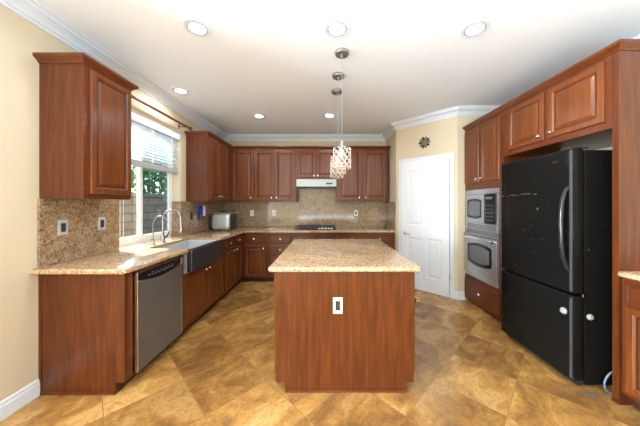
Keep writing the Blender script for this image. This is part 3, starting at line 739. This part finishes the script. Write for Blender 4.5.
for a_, b_, z_ in ((.012, .05, 1.452), (.085, .10, 1.447), (.13, .20, 1.455), (.22, .235, 1.452), (.26, .37, 1.462), (.40, .43, 1.456)): box(bm, a_, b_, -.0006, .0004, z_, z_+.004)
for k in range(7): a_, z_ = random.uniform(.1, .6), random.uniform(.75, 1.2); box(bm, a_, a_+.006, -.0006, .0004, z_, z_+.005)
box(bm, .43, .447, -.0006, .0004, 1.33, 1.335); box(bm, .435, .443, -.0006, .0004, 1.318, 1.342)
sc_ = obj('scuff_marks', bm, M_DIM, ud); sc_['kind'] = 'stuff'; sc_['label'] = 'pale scratches across the upper door'
# child-lock discs
MX = Matrix.Translation((.672, 0, .553)) @ ROTX90
lk = obj('lock_latch', lathe(BM(), [(.024, 0), (.024, .010), (.016, .013), (.015, .020), (.004, .021)], 18, MX), M_LOCK, lf, True); lk['label'] = 'round chrome lock on the freezer door'
MX = Matrix.Translation((rw-.004, .128, .533)) @ Matrix.Rotation(PI/2, 4, 'Y')
bm = lathe(BM(), [(.022, 0), (.022, .008), (.015, .011), (.014, .018), (.004, .019)], 18, MX)
obj('lock_latch', bm, M_LOCK, t, True)
obj('door_hinge', bx(rw-.003, rw+.006, .070, .094, .680, .706, bev=.002), M_CHROME, t)
obj('top_hinge', bx(rw-.12, rw-.03, .02, .15, 1.791, 1.803, bev=.003), M_BLACK, t)
for sx in (.06, rw-.06):
    for sy in (.14, .72): obj('foot', lathe(BM(), [(.018, 0), (.018, .0245)], 12, Matrix.Translation((sx, sy, 0))), M_RUBBER, t)
pts = []
for i in range(15):
    a = PI*.42+PI*1.15*i/14; pts.append((2.075+.07*math.cos(a), 1.728+.006*math.sin(a*2), .085+.082*math.sin(a)))
o = obj('water_hose', tube(BM(), [(2.14, 1.73, .166)]+pts, .0055, 8), M_HOSE, None, True); tag(o, 'pale blue water hose looped on the floor between refrigerator and end panel', 'hose')
bm = BM(); prism(bm, [(1.86, 1.712), (1.97, 1.716), (1.965, 1.728), (1.87, 1.732)], .0005, .004)
o = obj('plastic_strip', bm, M_DIM); tag(o, 'thin grey strip lying on the floor in front of the refrigerator corner', 'strip')

# ------------------------------------------------------------------ wall ornament
t = thing('wall_ornament', 'round green and dark metal sunburst ornament above the pantry door', 'wall decoration', (1.554, 3.786, 2.342), -PI/4)
M_ORN = plain('verdigris_metal', srgb(116, 108, 84), .5, .4); M_ORND = plain('dark_metal', srgb(48, 44, 38), .5, .4)
obj('disc', lathe(BM(), [(.048, .001), (.048, .008), (.030, .018), (.01, .020)], 20, ROTX90), M_ORN, t, True)
for k in range(10):
    a = k*PI/5; c, s = math.cos(a), math.sin(a); bm = BM()
    pts = [(.044, -.014), (.072, -.022), (.090, -.010), (.094, .004), (.080, .016), (.044, .014)]
    prism(bm, [(p*c-q*s, p*s+q*c) for p, q in pts], -.002, -.009, 'y'); obj('petal', bm, M_ORND if k % 2 else M_ORN, t)

# ------------------------------------------------------------------ recessed lights
RL = [(-1.0, 1.865, 'front left recessed ceiling light, over the dishwasher side'), (.086, 1.875, 'front middle recessed ceiling light, nearest the pendants'),
      (1.164, 1.875, 'front right recessed ceiling light, by the refrigerator side'), (-1.755, 2.90, 'recessed ceiling light above the sink window'),
      (-1.04, 3.73, 'rear left recessed ceiling light'), (.054, 3.71, 'rear middle recessed ceiling light behind the pendants')]
protoR = None
def recessed(x, y, label):
    t = thing('recessed_light', label, 'ceiling light', (x, y, HC), 0, 'recessed ceiling lights')
    global protoR
    if protoR is None:
        a = obj('trim_ring', lathe(BM(), [(.062, -.001), (.066, -.006), (.098, -.008), (.102, -.001)], 32, cap=False), M_TRIM, t, True)
        b = obj('lamp_lens', lathe(BM(), [(.060, -.001), (.060, -.004), (.001, -.0065)], 32), M_LAMP, t, True); c_ = obj('baffle', lathe(BM(), [(.0605, -.0015), (.062, -.0075), (.074, -.0085), (.076, -.0065)], 32, cap=False), M_BLINDG, t, True); protoR = (a, b, c_)
    else:
        for s in protoR: c = s.copy(); COL.objects.link(c); c.parent = t
    L = light('downlight', 'SPOT', (x, y, HC-.03), (0, 0, 0), 15, (.88, .94, 1), .05); L.data.spot_size = math.radians(172); L.data.spot_blend = .4
for x, y, la in RL: recessed(x, y, la)

# pendants
PD = [(.144, 2.16, 'beaded crystal pendant nearest the camera'), (.13, 2.545, 'beaded crystal pendant in the middle of the row'), (.13, 2.905, 'beaded crystal pendant farthest from the camera')]
pp = None
for x, y, la in PD:
    t = thing('pendant_light', la + ', above the island', 'pendant light', (x, y, HC), 0, 'pendant lights over the island')
    if pp is None:
        can = obj('canopy', lathe(BM(), [(.064, -.0005), (.066, -.010), (.060, -.026), (.012, -.030), (.008, -.050)], 28), M_SOCKET, t, True)
        cor = obj('cord', tube(BM(), [(0, 0, -.05), (0, 0, -.80)], .0013, 6), M_DISPLAY, t)
        cap = obj('socket', lathe(BM(), [(.005, -.80), (.013, -.81), (.014, -.865), (.022, -.87)], 18), M_SOCKET, t, True)
        bm = BM(); R, ZT, ZB = .077, -.868, -1.05
        tube(bm, [(R*math.cos(2*PI*i/32), R*math.sin(2*PI*i/32), ZB) for i in range(32)], .003, 6, True); br_ = obj('bottom_ring', bm, M_NICKEL, t); bm = BM()
        tube(bm, [(R*math.cos(2*PI*i/32), R*math.sin(2*PI*i/32), ZT) for i in range(32)], .003, 6, True)
        for i in range(3): a = 2*PI*i/3; tube(bm, [(0, 0, ZT), (R*math.cos(a), R*math.sin(a), ZT)], .002, 6)
        fr_ = obj('shade_frame', bm, M_NICKEL, t)
        bm = BM(); NH, NB = 9, 14
        for h_ in range(NH):
            for k in range(NB):
                f = (k+.5)/NB; a = 2*PI*h_/NH+f*2.1; z = ZT+(ZB-ZT)*f
                r = bmesh.ops.create_icosphere(bm, subdivisions=1, radius=1)['verts']
                R3 = Matrix.Translation((R*math.cos(a), R*math.sin(a), z)) @ Matrix.Rotation(a, 4, 'Z') @ Matrix.Rotation(.83, 4, 'X') @ Matrix.Diagonal((.006, .0065, .0105, 1))
                for v in r: v.co = R3 @ v.co
        sh = obj('shade', bm, M_CRYSTAL, t)
        bu = obj('bulb', lathe(BM(), [(.012, -.866), (.022, -.89), (.027, -.92), (.020, -.95), (.006, -.96)], 16), M_BULB, t, True)
        pp = [can, cor, cap, fr_, br_, sh, bu]
    else:
        for s in pp: c = s.copy(); COL.objects.link(c); c.parent = t
